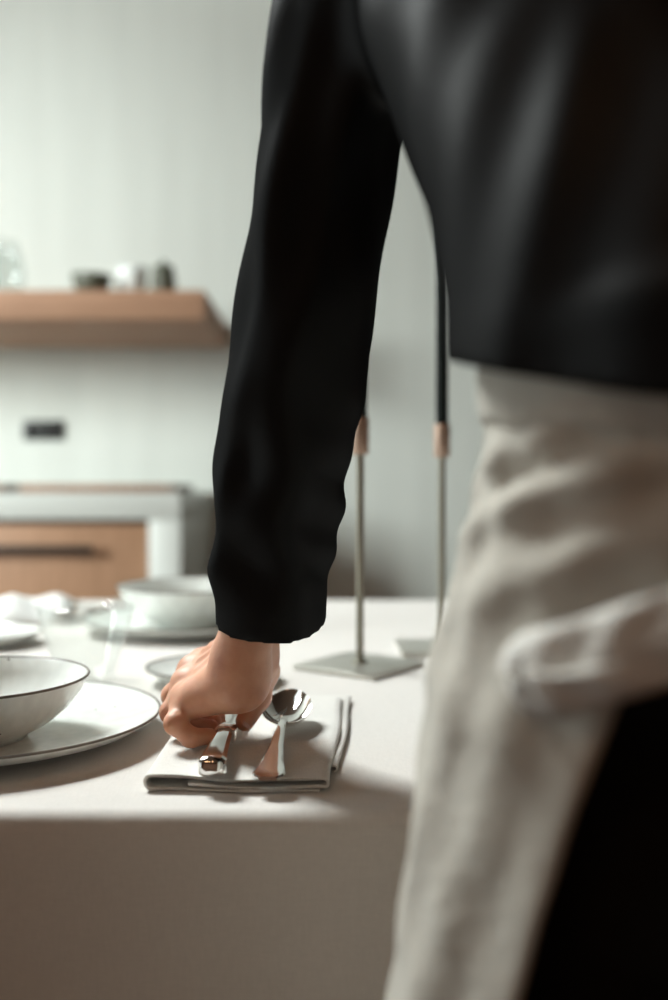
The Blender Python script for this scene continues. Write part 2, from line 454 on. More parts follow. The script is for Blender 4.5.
# boards on the worktop
bb = tag(empty('cutting_board', (-.64, 2.74, .9302)), 'long beech cutting board lying flat on the white worktop', 'cutting board')
bm = bmesh.new(); box(bm, (-.20, -.15, 0), (.20, .15, .022), .006, 3)
me = bpy.data.meshes.new('board'); bm.to_mesh(me); bm.free(); link('board', me, M['board_wood'], bb, True, 40)
box_obj('end_batten', (.1995, -.15, .001), (.222, .15, .021), M['board_dark'], bb, .004)
tr = tag(empty('serving_tray', (-1.08, 2.72, .9302)), 'dark walnut serving tray on the worktop left of the beech board', 'tray')
box_obj('tray_base', (-.20, -.13, 0), (.20, .13, .010), M['board_dark'], tr, .003)
boxes_obj('tray_rim', [((-.20, -.13, .010), (.20, -.115, .022)), ((-.20, .115, .010), (.20, .13, .022)),
                       ((-.20, -.1145, .010), (-.185, .1145, .022)), ((.185, -.1145, .010), (.20, .1145, .022))], M['board_wood'], tr, .002)

# shelf
sh = tag(empty('wall_shelf', (-1.1, 2.83, 1.383)), 'thick oak floating shelf on the pale wall', 'shelf')
box_obj('shelf_board', (XL + .002 + 1.1, 2.55 - 2.83, 0), (-.338 + 1.1, YB - .001 - 2.83, .078), M['shelf_wood'], sh, .006)
SZ = 1.4612
def lathe_thing(name, loc, prof, m, label, cat, n=48):
    o = link(name, lathe_mesh(prof, n), m); o.location = loc
    return tag(o, label, cat)
lathe_thing('shallow_bowl', (-.668, 2.69, SZ), [(0, 0), (.028, 0), (.030, .006), (.046, .028), (.056, .066), (.053, .066), (.042, .03), (.022, .011), (0, .010)],
            M['dark_ceramic'], 'low dark olive bowl, left one of the small pots on the oak shelf', 'bowl')
cup = tag(empty('cup', (-.568, 2.74, SZ), 2.2), 'white stoneware cup between the two dark pots on the shelf', 'cup')
link('cup_body', lathe_mesh([(0, 0), (.026, 0), (.030, .004), (.041, .05), (.043, .098), (.040, .098), (.037, .05), (.026, .010), (0, .009)], 48), M['white_ceramic'], cup)
pts = [Vector((.039 + .028 * math.sin(t), 0, .05 + .026 * -math.cos(t))) for t in np.linspace(0.05, PI - 0.05, 12)]
link('handle', loft_mesh([[p + Vector((.005 * math.cos(a) * math.sin(t), .005 * math.sin(a), -.005 * math.cos(a) * math.cos(t))) for a in np.linspace(0, 2 * PI, 9)[:-1]] for p, t in zip(pts, np.linspace(.05, PI - .05, 12))]), M['white_ceramic'], cup)
jar = tag(empty('storage_jar', (-.470, 2.69, SZ)), 'small dark olive jar with a lid at the shelf end', 'jar')
link('jar_body', lathe_mesh([(0, 0), (.028, 0), (.032, .005), (.034, .05), (.028, .078), (.026, .080), (0, .080)], 48), M['dark_ceramic'], jar)
link('lid', lathe_mesh([(0, .0802), (.029, .0802), (.030, .086), (.022, .093), (.008, .096), (.009, .106), (0, .108)], 48), M['dark_ceramic'], jar)
lathe_thing('glass_vase', (-.915, 2.70, SZ), [(0, 0), (.040, 0), (.052, .02), (.060, .07), (.052, .115), (.040, .150), (.044, .160), (.042, .160), (.037, .148), (.049, .113), (.057, .07), (.049, .022), (.038, .006), (0, .006)],
            M['grey_glass'], 'round grey glass vase at the left of the shelf', 'vase')

# double socket
so = tag(empty('wall_socket', (-.924, YB - .0002, 1.124)), 'black double wall socket under the shelf', 'socket')
box_obj('cover_plate', (-.066, -.009, -.031), (.066, 0, .031), M['black_plastic'], so, .003)
for sx in (-.032, .032):
    pr = [(0, -.004), (.021, -.004), (.0215, .0), (.024, .0015), (.0245, 0), (.0245, -.004)]
    r = link('socket_insert', lathe_mesh([(0, .001), (.020, .001), (.021, .003), (.0235, .003), (.024, 0)], 32), M['hole'], so)
    r.location = (sx, -.009, 0); r.rotation_euler = (PI / 2, 0, 0)

# pendant lamp with bare warm bulbs (above and behind the camera, mirrored in the cutlery)
pl = tag(empty('pendant_lamp', (-.55, -.35, ZC)), 'dark bar pendant lamp with warm bare bulbs hanging behind the camera', 'lamp')
boxes_obj('bar', [((-.5, -.012, -.52), (.5, .012, -.495))], M['black_metal'], pl, .003)
for sx in (-.31, .304): box_obj('suspension_wire', (sx, -.003, -.495), (sx + .006, .003, 0), M['black_metal'], pl)
bulb_me = lathe_mesh([(0, -.062), (.014, -.058), (.024, -.045), (.027, -.03), (.022, -.012), (.012, .004), (.011, .012), (0, .012)], 24)
cap_me = lathe_mesh([(0, .012), (.014, .012), (.015, .03), (.013, .045), (0, .045)], 20)
for k in range(6):
    x = -.44 + k * .176
    b_ = link('bulb', bulb_me, M['bulb'], pl); b_.location = (x, 0, -.567)
    c_ = link('bulb_socket', cap_me, M['black_metal'], b_)

# =================================================================== TABLE AND CLOTH
TX0, TX1, TY0, TY1, TZ = -1.15, 0.85, 0.600, 1.685, 0.750
tb = tag(empty('dining_table', ((TX0 + TX1) / 2, (TY0 + TY1) / 2, 0)), 'oak dining table hidden beneath the pale linen cloth', 'table')
cx, cy = tb.location.x, tb.location.y
hx, hy = (TX1 - TX0) / 2, (TY1 - TY0) / 2
box_obj('tabletop', (-hx, -hy, .715), (hx, hy, TZ - .003), M['table_wood'], tb, .004)
for sx in (-1, 1):
    for sy in (-1, 1):
        x, y = sx * (hx - .07), sy * (hy - .07)
        box_obj('leg', (x - .035, y - .035, 0), (x + .035, y + .035, .7148), M['table_wood'], tb, .004)

def tablecloth():
    R = .012; n_side = (150, 84)
    # perimeter points of a rounded rectangle, with outward normals
    per = []
    c = .016
    def arc(px, py, a0):
        for k in range(6): per.append((px + c * math.cos(a0 + k / 5 * PI / 2), py + c * math.sin(a0 + k / 5 * PI / 2), a0 + k / 5 * PI / 2))
    X0, X1, Y0, Y1 = TX0 + c, TX1 - c, TY0 + c, TY1 - c
    arc(X0, Y0, PI)
    for k in range(1, n_side[0]): per.append((X0 + (X1 - X0) * k / n_side[0], TY0, -PI / 2))
    arc(X1, Y0, -PI / 2)
    for k in range(1, n_side[1]): per.append((TX1, Y0 + (Y1 - Y0) * k / n_side[1], 0))
    arc(X1, Y1, 0)
    for k in range(1, n_side[0]): per.append((X1 - (X1 - X0) * k / n_side[0], TY1, PI / 2))
    arc(X0, Y1, PI / 2)
    for k in range(1, n_side[1]): per.append((TX0, Y1 - (Y1 - Y0) * k / n_side[1], PI))
    rings = []
    def wave(i, u):
        x, y, a = per[i]
        s = x * 1.0 + y * 1.3
        return (.010 * math.sin(s * 9.0 + .8) + .006 * math.sin(s * 21 + 2.0 + 2 * u) + .003 * math.sin(s * 47 + 4 * u)) * u
    # top, from inside out
    for ins in (.50, .30, .12, .03, .0):
        z = TZ
        rings.append([(x - math.cos(a) * ins * (1 if abs(math.cos(a)) > .99 or abs(math.sin(a)) > .99 else .7) - 0, y - math.sin(a) * ins, z) for x, y, a in per])
    for k in range(1, 7):
        t = k / 6 * PI / 2
        rings.append([(x + math.cos(a) * R * math.sin(t), y + math.sin(a) * R * math.sin(t), TZ - R * (1 - math.cos(t))) for x, y, a in per])
    for k in range(1, 31):
        u = k / 30
        dz = u * .36
        rings.append([(x + math.cos(a) * (R + .002 + .006 * u + wave(i, u)), y + math.sin(a) * (R + .002 + .006 * u + wave(i, u)), TZ - R - dz) for i, (x, y, a) in enumerate(per)])
    verts = []; faces = []; n = len(per)
    # flat top: single grid-less n-gon replaced by a fan of the outermost top ring
    rings = rings[4:]
    for r in rings: verts += r
    for k in range(len(rings) - 1):
        for i in range(n):
            j = (i + 1) % n
            faces.append((k * n + i, k * n + j, (k + 1) * n + j, (k + 1) * n + i))
    faces.append(tuple(range(n)))
    me = mesh_from(verts, faces, 'tablecloth')
    bm = bmesh.new(); bm.from_mesh(me); bmesh.ops.recalc_face_normals(bm, faces=bm.faces); bm.to_mesh(me); bm.free()
    o = link('tablecloth', me, M['cloth'], None, True, 60)
    so_ = o.modifiers.new('thickness', 'SOLIDIFY'); so_.thickness = .0016; so_.offset = -1
    return tag(o, 'pale linen tablecloth hanging straight down over the table edge', 'tablecloth')
tablecloth()

# =================================================================== TABLEWARE
def rounded(prof, r=0): return prof
BOWLSQ = .90
PLATE = [(0, .004), (.060, .004), (.064, 0), (.080, 0), (.083, .003), (.105, .0065), (.124, .0135), (.1345, .0215), (.1360, .0232), (.1352, .0243), (.1335, .0238),
         (.122, .0172), (.104, .0108), (.090, .0082), (.060, .0075), (0, .0072)]
BOWL = [(0, .004), (.030, .004), (.033, 0), (.040, 0), (.043, .004), (.058, .0125), (.072, .0255), (.0815, .039), (.0862, .0500), (.0872, .0512), (.0865, .0522), (.0850, .0515),
        (.0795, .040), (.0695, .0275), (.055, .0150), (.040, .0085), (.020, .0065), (0, .0062)]
PLATE = [(r, z * .8) for r, z in PLATE]
BOWL = [(r, z * BOWLSQ) for r, z in BOWL]
SAUCER = [(0, .003), (.030, .003), (.032, 0), (.040, 0), (.043, .003), (.056, .0075), (.0650, .0145), (.0662, .0158), (.0653, .0166), (.0640, .0160), (.054, .0098), (.042, .0066), (.020, .0055), (0, .0054)]
def dish(name, prof, rimR, rimZ, loc, label, cat, group=None, rz=0.0, sc=1.0):
    e = tag(empty(name, loc, rz), label, cat, group)
    e.scale = (sc,) * 3
    link('dish', lathe_mesh(prof, 96), M['ceramic'], e)
    link('rim', torus_mesh(rimR, .0011, rimZ), M['rim'], e)
    return e
Z0 = TZ + .0002
PL = Z0 + .0063
dish('dinner_plate', PLATE, .1355, .0240 * .8, (-.275, .765, Z0), 'speckled off-white dinner plate near the hand, under the nearest bowl', 'plate')
dish('soup_bowl', BOWL, .0866, .0519 * BOWLSQ, (-.277, .742, PL), 'nearest speckled off-white bowl with a brown rim, beside the hand', 'bowl', None, 1.1)
dish('dinner_plate', PLATE, .1355, .0240 * .8, (-.207, 1.335, Z0), 'speckled off-white dinner plate across the table, partly behind the black sleeve', 'plate', None, 2.0)
dish('soup_bowl', BOWL, .0866, .0519 * BOWLSQ, (-.192, 1.338, PL), 'far speckled off-white bowl on the plate across the table', 'bowl', None, .4, 1.2)
dish('bread_plate', SAUCER, .0656, .0163, (-.124, .985, Z0), 'small off-white side plate on the table just behind the hand', 'plate')
dish('bread_plate', SAUCER, .0656, .0163, (-.433, 1.215, Z0), 'small off-white side plate at the left behind the glass', 'plate', None, .7)

# tumbler
gl = link('glass_tumbler', lathe_mesh([(0, 0), (.026, 0), (.0285, .003), (.034, .025), (.0445, .057), (.0490, .0765), (.0484, .0777), (.0476, .0765), (.0430, .057), (.0325, .026), (.0265, .009), (.020, .0065), (0, .006)], 72), M['glass'])
gl.location = (-.252, .985, Z0)
tag(gl, 'clear flared glass tumbler behind the nearest bowl', 'glass')

# ---------------------------------------------------------------- napkins
NT = .0105     # height of a folded napkin
def folded_sheet(path, y0f, y1f, th, ny=26, wob=.0006, seed=0):
    """a strip whose cross-section (x,z path) is extruded along y and thickened"""
    rnd = random.Random(seed)
    n = len(path); P = [Vector((p[0], p[1])) for p in path]
    nor = []
    for i in range(n):
        t = (P[min(i + 1, n - 1)] - P[max(i - 1, 0)]).normalized(); nor.append(Vector((-t.y, t.x)))
    ring2 = [P[i] + nor[i] * th / 2 for i in range(n)] + [P[i] - nor[i] * th / 2 for i in range(n - 1, -1, -1)]
    rings = []
    for k in range(ny + 1):
        v = k / ny; r = []
        for q in ring2:
            u = (q.x + .125) / .125
            y = y0f(u) + (y1f(u) - y0f(u)) * v
            wz = wob * math.sin(y * 70 + q.x * 40) * max(0, q.y - .002) / NT * 2.0
            wx = .0012 * math.sin(y * 33 + 1.0 + q.y * 100) + (.012 * v if u > .5 else -.003 * v) * abs(2 * u - 1)
            r.append((q.x + wx, y, max(.0006, q.y + wz)))
        rings.append(r)
    return loft_mesh(rings)

def napkin_path():
    th = .0017; pts = []
    for x in np.linspace(-.010, -.117, 24): pts.append((x, .0012 + .0003 * math.sin(x * 90)))
    for a in np.linspace(-PI / 2, PI / 2, 9)[1:-1]: pts.append((-.119 - .0042 * math.cos(a), .0053 + .0041 * math.sin(a)))
    for x in np.linspace(-.117, -.008, 24): pts.append((x, .0093 - .0011 * math.exp(-((x + .07) / .018) ** 2)))
    for a in np.linspace(PI / 2, -PI / 2, 9)[1:-1]: pts.append((-.0065 + .0032 * math.cos(a), .0064 + .0028 * math.sin(a)))
    for x in np.linspace(-.010, -.095, 18): pts.append((x, .0036 + .0008 * math.sin(x * 60 + 1)))
    return pts, th
npk = tag(empty('napkin', (0, 0, Z0)), 'folded beige linen napkin under the knife and spoon', 'napkin')
pth, th = napkin_path()
link('folded_cloth', folded_sheet(pth, lambda u: .631 - .004 * u + .002 * math.sin(u * 9), lambda u: .872, th), M['napkin'], npk, True, 60)
fp = []
for x in np.linspace(-.030, -.002, 8): fp.append((x, .0048))
for a in np.linspace(PI / 2, -PI / 2, 9)[1:]: fp.append((.0012 + .0021 * math.cos(a), .0026 + .0021 * math.sin(a) + .0002))
link('loose_hem', folded_sheet(fp, lambda u: .672, lambda u: .896, .0013, 20, 0.0), M['napkin'], npk, True, 60)

# across the table: a puffed napkin
def puffed(name, loc, rz, sx, sy, hgt, seed, label):
    rnd = random.Random(seed); nx, ny = 34, 24; verts = []; faces = []
    ph = [rnd.uniform(0, 6) for _ in range(6)]
    for s in (1, 0):
        for j in range(ny + 1):
            for i in range(nx + 1):
                u = i / nx * 2 - 1; v = j / ny * 2 - 1
                edge = max(0.0, 1 - abs(u) ** 3) ** .6 * max(0.0, 1 - abs(v) ** 3) ** .6
                h = edge * (.45 + .40 * math.sin(u * 3.1 + ph[0] + v) ** 2 + .25 * math.sin(v * 4 + ph[1] + u * 2)) * hgt
                verts.append((u * sx + .006 * math.sin(v * 5 + ph[2]), v * sy + .006 * math.sin(u * 4 + ph[3]), (.0015 + max(h, .001)) if s else .0002))
    n1 = (nx + 1) * (ny + 1)
    for j in range(ny):
        for i in range(nx):
            a = j * (nx + 1) + i; q = (a, a + 1, a + nx + 2, a + nx + 1)
            faces.append(q); faces.append(tuple(n1 + k for k in reversed(q)))
    bd = [i for i in range(nx + 1)] + [j * (nx + 1) + nx for j in range(1, ny + 1)] + [ny * (nx + 1) + i for i in range(nx - 1, -1, -1)] + [j * (nx + 1) for j in range(ny - 1, 0, -1)]
    for k in range(len(bd)):
        a, b = bd[k], bd[(k + 1) % len(bd)]
        faces.append((b, a, n1 + a, n1 + b))
    o = link(name, mesh_from(verts, faces, name), M['far_napkin'], None, True, 60); o.location = loc; o.rotation_euler.z = rz
    return tag(o, label, 'napkin')
puffed('napkin', (-.500, 1.50, Z0), .12, .085, .12, .034, 3, 'puffed white napkin across the table left of the far bowl')

# ---------------------------------------------------------------- cutlery
def ring_rect(y, hw_, z0, z1, x0=0.0, cham=.35):
    h = (z1 - z0) / 2; zc = (z0 + z1) / 2; c = min(hw_, h) * cham
    return [(x0 + hw_, y, zc - h + c), (x0 + hw_, y, zc + h - c), (x0 + hw_ - c * 1.3, y, zc + h), (x0, y, zc + h * 1.12), (x0 - hw_ + c * 1.3, y, zc + h), (x0 - hw_, y, zc + h - c),
            (x0 - hw_, y, zc - h + c), (x0 - hw_ + c * 1.3, y, zc - h), (x0, y, zc - h), (x0 + hw_ - c * 1.3, y, zc - h)]
def make_knife(name, loc, rz, label):
    e = tag(empty(name, loc, rz), label, 'knife')
    rows = [*[(.0065 * (1 - math.cos(t)), .0092 * math.sin(t) ** .8, .0067 - .0064 * math.sin(t) ** .8, .0067 + .0065 * math.sin(t) ** .8) for t in (.08, .25, .45, .7, .95, 1.2, 1.4)], (.010, .0092, .0003, .0132), (.016, .0086, .0006, .0128), (.05, .0072, .0016, .0122), (.078, .0062, .0022, .0116), (.082, .0060, .0024, .0114)]
    link('handle', loft_mesh([ring_rect(y, a, z0, z1) for y, a, z0, z1 in rows]), M['steel'], e, True, 28)
    rows = [(.082, .0070, .0015, .0124), (.0845, .0082, .0006, .0134), (.088, .0078, .0010, .0130), (.0895, .0062, .0022, .0116), (.092, .0074, .0014, .0124), (.097, .0078, .0012, .0126), (.104, .0055, .0026, .0108), (.108, .0042, .0034, .0096)]
    link('bolster', loft_mesh([ring_rect(y, a, z0, z1) for y, a, z0, z1 in rows]), M['steel'], e, True, 40)
    rows = [(.108, .004, .0054, .0076), (.114, .0088, .0056, .0074), (.15, .0102, .0050, .0068), (.19, .0100, .0040, .0056), (.208, .0075, .0034, .0046), (.216, .0022, .0032, .0040)]
    link('blade', loft_mesh([ring_rect(y, a, z0, z1, -.001 * (y - .1) * 10) for y, a, z0, z1 in rows]), M['steel'], e, True, 40)
    return e
def make_spoon(name, loc, rz, label, L=.172):
    e = tag(empty(name, loc, rz), label, 'spoon')
    rows = [(0, .0060, .0006, .0030), (.003, .0098, .0004, .0036), (.007, .0108, .0004, .0040), (.014, .0100, .0006, .0042), (.030, .0074, .0022, .0056), (.055, .0050, .0056, .0088), (.080, .0036, .0096, .0126), (.098, .0030, .0120, .0150), (.110, .0036, .0120, .0146)]
    link('handle', loft_mesh([ring_rect(y, a, z0, z1, 0, .6) for y, a, z0, z1 in rows]), M['steel'], e, True, 30)
    nu, nv = 40, 12; verts = []; faces = []
    yc, hl, hwid, dep = .142, .0350, .0190, .0110
    for off in (0.0, .0011):
        for j in range(nv + 1):
            rr = j / nv
            for i in range(nu):
                a = 2 * PI * i / nu
                egg = 1 - .13 * math.sin(a)
                x = math.cos(a) * hwid * rr * egg; y = yc + math.sin(a) * hl * rr
                z = .0004 + dep * (rr ** 2.4) + .0055 * (math.sin(a) * rr + .55) * 1.0 + (0.0 if off == 0 else off)
                verts.append((x, y, z + .0012))
    n1 = (nv + 1) * nu
    for j in range(nv):
        for i in range(nu):
            k = (i + 1) % nu
            q = (j * nu + i, j * nu + k, (j + 1) * nu + k, (j + 1) * nu + i)
            faces.append(tuple(reversed(q))); faces.append(tuple(n1 + t for t in q))
    for i in range(nu):
        k = (i + 1) % nu; a = nv * nu
        faces.append((a + i, a + k, n1 + a + k, n1 + a + i))
    me = mesh_from(verts, faces, 'bowl'); bm = bmesh.new(); bm.from_mesh(me)
    bmesh.ops.remove_doubles(bm, verts=bm.verts, dist=1e-5); bmesh.ops.recalc_face_normals(bm, faces=bm.faces); bm.to_mesh(me); bm.free()
    link('spoon_bowl', me, M['steel'], e, True, 60)
    return e
NZ = Z0 + .0106
make_knife('table_knife', (-.0790, .622, NZ), math.radians(0.5), 'polished steel table knife held at the neck by the hand')
make_spoon('table_spoon', (-.0425, .618, NZ), math.radians(-2.5), 'polished steel spoon lying on the folded beige napkin')
make_spoon('table_spoon', (-.385, 1.57, Z0), math.radians(176), 'steel spoon across the table beside the puffed white napkin')
make_knife('table_knife', (-.352, 1.62, Z0), math.radians(178), 'steel knife across the table between spoon and far plate')

# ---------------------------------------------------------------- candle holders
def candle_holder(loc, rz, label, clabel):
    e = tag(empty('candle_holder', loc, rz), label, 'candle holder', None)
    box_obj('base_plate', (-.0525, -.0525, 0), (.0525, .0525, .006), M['holder_base'], e, .0012)
    link('stem', lathe_mesh([(0, .006), (.009, .006), (.009, .0075), (.0043, .009), (.0043, .233), (0, .233)], 32), M['holder'], e, True, 40)
    link('candle_cup', lathe_mesh([(0, .2332), (.0088, .2332), (.0096, .235), (.0098, .272), (.0094, .273), (.0082, .273), (.0080, .2425), (0, .242)], 40), M['holder_cup'], e, True, 40)
    c = tag(empty('taper_candle', (loc[0], loc[1], loc[2] + .2427), rz), clabel, 'candle')
    link('wax', lathe_mesh([(0, 0), (.0076, 0), (.0077, .01), (.0072, .26), (.0062, .290), (.0035, .303), (0, .306)], 32), M['candle'], c, True, 50)
    link('wick', lathe_mesh([(0, .305), (.0008, .305), (.0008, .316), (0, .3165)], 8), M['wick'], c)
    return e, c
candle_holder((.0284, 1.060, Z0), math.radians(-36), 'slim metal candle holder on a square base beside the sleeve cuff', 'dark green taper candle mostly hidden behind the black sleeve')
h2, c2 = candle_holder((.1300, 1.172, Z0), math.radians(1), 'slim metal candle holder partly hidden by the apron', 'dark green taper candle seen between sleeve and shirt')

# =================================================================== THE PERSON
person = tag(empty('person', (.20, .42, 0)), 'person in black shirt and beige apron leaning over the table placing a knife', 'person')
PO = np.array([.20, .42, 0.0])

# -------- left hand: joints in world space
WU = (-.0675, .690, .812); WR = (-.0640, .733, .826)          # ulnar and radial side of the wrist
FU = (-.0520, .672, .900); FR = (-.0480, .702, .905)          # further up the forearm
FINGERS = {   # MCP, PIP, DIP, tip, radii
    'index':  [(-.1030, .766, .8090), (-.1215, .782, .7860), (-.1080, .765, .7710), (-.0905, .752, .7700), (.0098, .0086, .0076, .0064)],
    'middle': [(-.1090, .751, .8055), (-.1250, .756, .7855), (-.1090, .741, .7715), (-.0915, .734, .7705), (.0102, .0090, .0080, .0066)],
    'ring':   [(-.1115, .734, .7990), (-.1210, .723, .7805), (-.1050, .714, .7712), (-.0910, .716, .7705), (.0098, .0084, .0075, .0063)],
    'pinky':  [(-.1105, .717, .7910), (-.1135, .693, .7795), (-.1020, .690, .7700), (-.0900, .699, .7688), (.0090, .0076, .0068, .0058)],
}
THUMB = [(-.0600, .742, .815), (-.0560, .752, .806), (-.0580, .739, .7880), (-.0665, .7235, .7735), (.0135, .0115, .0098, .0072)]
def hand_field(P):
    d = cone(P, FU, WU, .0200, .0190)
    d = smin(d, cone(P, FR, WR, .0215, .0175), .03)
    palm = cone(P, WR, FINGERS['index'][0], .0165, .0112)
    palm = smin(palm, cone(P, (-.064, .722, .822), FINGERS['middle'][0], .0165, .0112), .010)
    palm = smin(palm, cone(P, (-.066, .706, .816), FINGERS['ring'][0], .0160, .0108), .010)
    palm = smin(palm, cone(P, WU, FINGERS['pinky'][0], .0165, .0104), .010)
    palm = smin(palm, cone(P, (-.068, .696, .805), (-.1010, .704, .7935), .0150, .0115), .012)   # heel on the little finger side
    palm = smin(palm, cone(P, (-.062, .730, .812), THUMB[1], .0170, .0125), .014)                 # ball of the thumb
    d = smin(d, palm, .016)
    # ulna head bump
    d = smin(d, ellipsoid(P, (-.0775, .689, .8290), (.0075, .0085, .010)), .012)
    f_all = None
    for nm, J in FINGERS.items():
        r = J[4]
        f = cone(P, J[0], J[1], r[0], r[1])
        f = smin(f, ellipsoid(P, J[1], (r[1] * 1.03,) * 3), .003)
        f = smin(f, cone(P, J[1], J[2], r[1] * .97, r[2]), .003)
        f = smin(f, cone(P, J[2], J[3], r[2] * .98, r[3]), .003)
        # knuckle
        f = smin(f, ellipsoid(P, tuple(np.array(J[0]) + np.array((-.001, 0, .0015))), (r[0] * 1.05,) * 3), .004)
        f_all = f if f_all is None else smin(f_all, f, .0016)
    d = smin(d, f_all, .006)
    t = cone(P, THUMB[0], THUMB[1], THUMB[4][0], THUMB[4][1])
    t = smin(t, cone(P, THUMB[1], THUMB[2], THUMB[4][1], THUMB[4][2]), .005)
    t = smin(t, cone(P, THUMB[2], THUMB[3], THUMB[4][2], THUMB[4][3]), .004)
    d = smin(d, t, .007)
    # extensor tendons and flexion creases
    for nm, J in FINGERS.items():
        a = np.array(J[0]); b = np.array((-.064, .715, .835))
        s = a + .25 * (b - a) + np.array((0, 0, .0105)); e = a + .70 * (b - a) + np.array((0, 0, .010))
        d = smin(d, cone(P, s, e, .0020, .0012), .006)
    return d
hv, hf = surface_nets(hand_field, (-.155, .640, .752), (-.015, .815, .900), .0013)

# -------- head and trunk under the clothes
SH_L = (.030, .600, 1.250); SH_R = (.335, .585, 1.270)
EL_L = (-.020, .634, 1.060); EL_R = (.395, .520, 1.060)
WR_R = (.405, .600, .835)
def body_field(P):
    d = zchain(P, [(.90, .20, .42, .105, .075), (.98, .20, .42, .098, .072), (1.06, .197, .443, .10, .078), (1.16, .187, .505, .115, .082), (1.25, .178, .56, .115, .070), (1.30, .173, .592, .08, .05), (1.335, .172, .612, .052, .05)])
    d = smin(d, cone(P, (.172, .615, 1.30), (.172, .655, 1.392), .050, .046), .03)
    for S, E in ((SH_L, EL_L), (SH_R, EL_R)):
        d = smin(d, cone(P, S, E, .032, .026), .03)
    d = smin(d, cone(P, EL_L, ((FU[0] + FR[0]) / 2, (FU[1] + FR[1]) / 2, .90), .028, .022), .02)
    d = smin(d, cone(P, EL_R, WR_R, .032, .021), .02)
    for x, fx in ((.125, .115), (.275, .285)):
        d = smin(d, cone(P, (x, .42, .88), (fx, .42, .48), .062, .045), .03)
        d = smin(d, cone(P, (fx, .42, .48), (fx, .40, .09), .045, .034), .03)
        d = smin(d, cone(P, (fx, .395, .055), (fx, .50, .04), .032, .026), .02)
    return d
bv, bf = surface_nets(body_field, (-.10, .28, .0), (.48, .76, 1.46), .009)
HC = np.array((.172, .690, 1.482))
def head_field(P):
    # local head frame, pitched forward: face looks along +Y and down
    th_ = math.radians(-28); c, s = math.cos(th_), math.sin(th_)
    x = P[0] - HC[0]; y0 = P[1] - HC[1]; z0 = P[2] - HC[2]
    y = c * y0 + s * z0; z = -s * y0 + c * z0
    Q = [x, y, z]
    d = ellipsoid(Q, (0, -.012, .025), (.074, .092, .086))
    d = smin(d, ellipsoid(Q, (0, .022, -.040), (.056, .062, .070)), .04)
    d = smin(d, ellipsoid(Q, (0, .066, -.088), (.022, .020, .020)), .03)            # chin
    d = smin(d, cone(Q, (0, .082, .012), (0, .101, -.030), .007, .011), .012)       # nose
    d = smin(d, ellipsoid(Q, (0, .079, -.058), (.022, .010, .006)), .008)           # lips
    for sx in (-1, 1):
        d = smin(d, ellipsoid(Q, (sx * .034, .058, -.020), (.022, .02, .018)), .02)  # cheeks
        e = ellipsoid(Q, (sx * .031, .088, .004), (.016, .016, .010))
        d = -smin(-d, e, .010)                                                       # eye sockets
        d = smin(d, ellipsoid(Q, (sx * .075, -.006, -.008), (.008, .020, .032)), .006)   # ears
    nk = cone(P, (.172, .615, 1.30), (.172, .672, 1.420), .050, .048)
    return smin(d, nk, .02)
hdv, hdf = surface_nets(head_field, (.06, .53, 1.31), (.285, .84, 1.62), .004)
# -------- the other hand: the same hand mirrored and set below the right cuff
wl = (np.array(WU) + np.array(WR)) / 2
rv = hv.copy() - wl; rv[:, 0] *= -1; rv = rv * 1.0 + np.array((.405, .605, .838))
keep = rv
body_me = np_mesh([(bv - PO, bf), (hdv - PO, hdf), (hv - PO, hf), (rv - PO, hf[:, ::-1])], 'body')
body = link('body', body_me, M['skin'], person); body['label'] = 'bare hand and wrist with fingers curled around the knife'
def nail(J, nrm, r, mirror=False):
    a = np.array(J[2]); b = np.array(J[3]); ax = (b - a) / np.linalg.norm(b - a)
    n = np.array(nrm, float); n -= ax * (n @ ax); n /= np.linalg.norm(n); s = np.cross(ax, n)
    c = b + ax * r * .1 + n * r * .82
    verts = []; faces = []; nu, nv = 8, 6
    for off in (0, .0006):
        for j in range(nv + 1):
            for i in range(nu + 1):
                u = (i / nu * 2 - 1); v = (j / nv * 2 - 1)
                k = math.sqrt(max(0, 1 - (abs(v) ** 3) * .5))
                p = c + ax * v * r * .85 + s * u * r * .72 * k - n * (u * u * r * .30 - off + .0002)
                if mirror: p = p - wl; p[0] *= -1; p = p + np.array((.405, .605, .838))
                verts.append(p - PO)
    m1 = (nu + 1) * (nv + 1)
    for j in range(nv):
        for i in range(nu):
            q = j * (nu + 1) + i; f = (q, q + 1, q + nu + 2, q + nu + 1)
            faces.append(tuple(m1 + t for t in f)); faces.append(tuple(reversed(f)))
    bd = list(range(nu + 1)) + [j * (nu + 1) + nu for j in range(1, nv + 1)] + [nv * (nu + 1) + i for i in range(nu - 1, -1, -1)] + [j * (nu + 1) for j in range(nv - 1, 0, -1)]
    for k in range(len(bd)):
        p, q = bd[k], bd[(k + 1) % len(bd)]; faces.append((p, q, m1 + q, m1 + p))
    link('fingernail', mesh_from(verts, faces, 'fingernail'), M['nail'], body)
for mir in (False, True):
    for nm, J in FINGERS.items(): nail(J, (-.15, -.1, -1), J[4][3], mir)
    nail(THUMB, (.9, -.1, .5), THUMB[4][3], mir)
for sx in (-1, 1):
    e_me = lathe_mesh([(0, -.0115), (.006, -.0098), (.0105, -.0045), (.0115, 0), (.0105, .0045), (.006, .0098), (0, .0115)], 20)
    eo = link('eye', e_me, M['eye'], body)
    th_ = math.radians(-28); yl, zl = .066, .004
    y0 = math.cos(th_) * yl - math.sin(th_) * zl; z0 = math.sin(th_) * yl + math.cos(th_) * zl
    eo.location = Vector((HC[0] + sx * .031, HC[1] + y0, HC[2] + z0)) - Vector(PO)
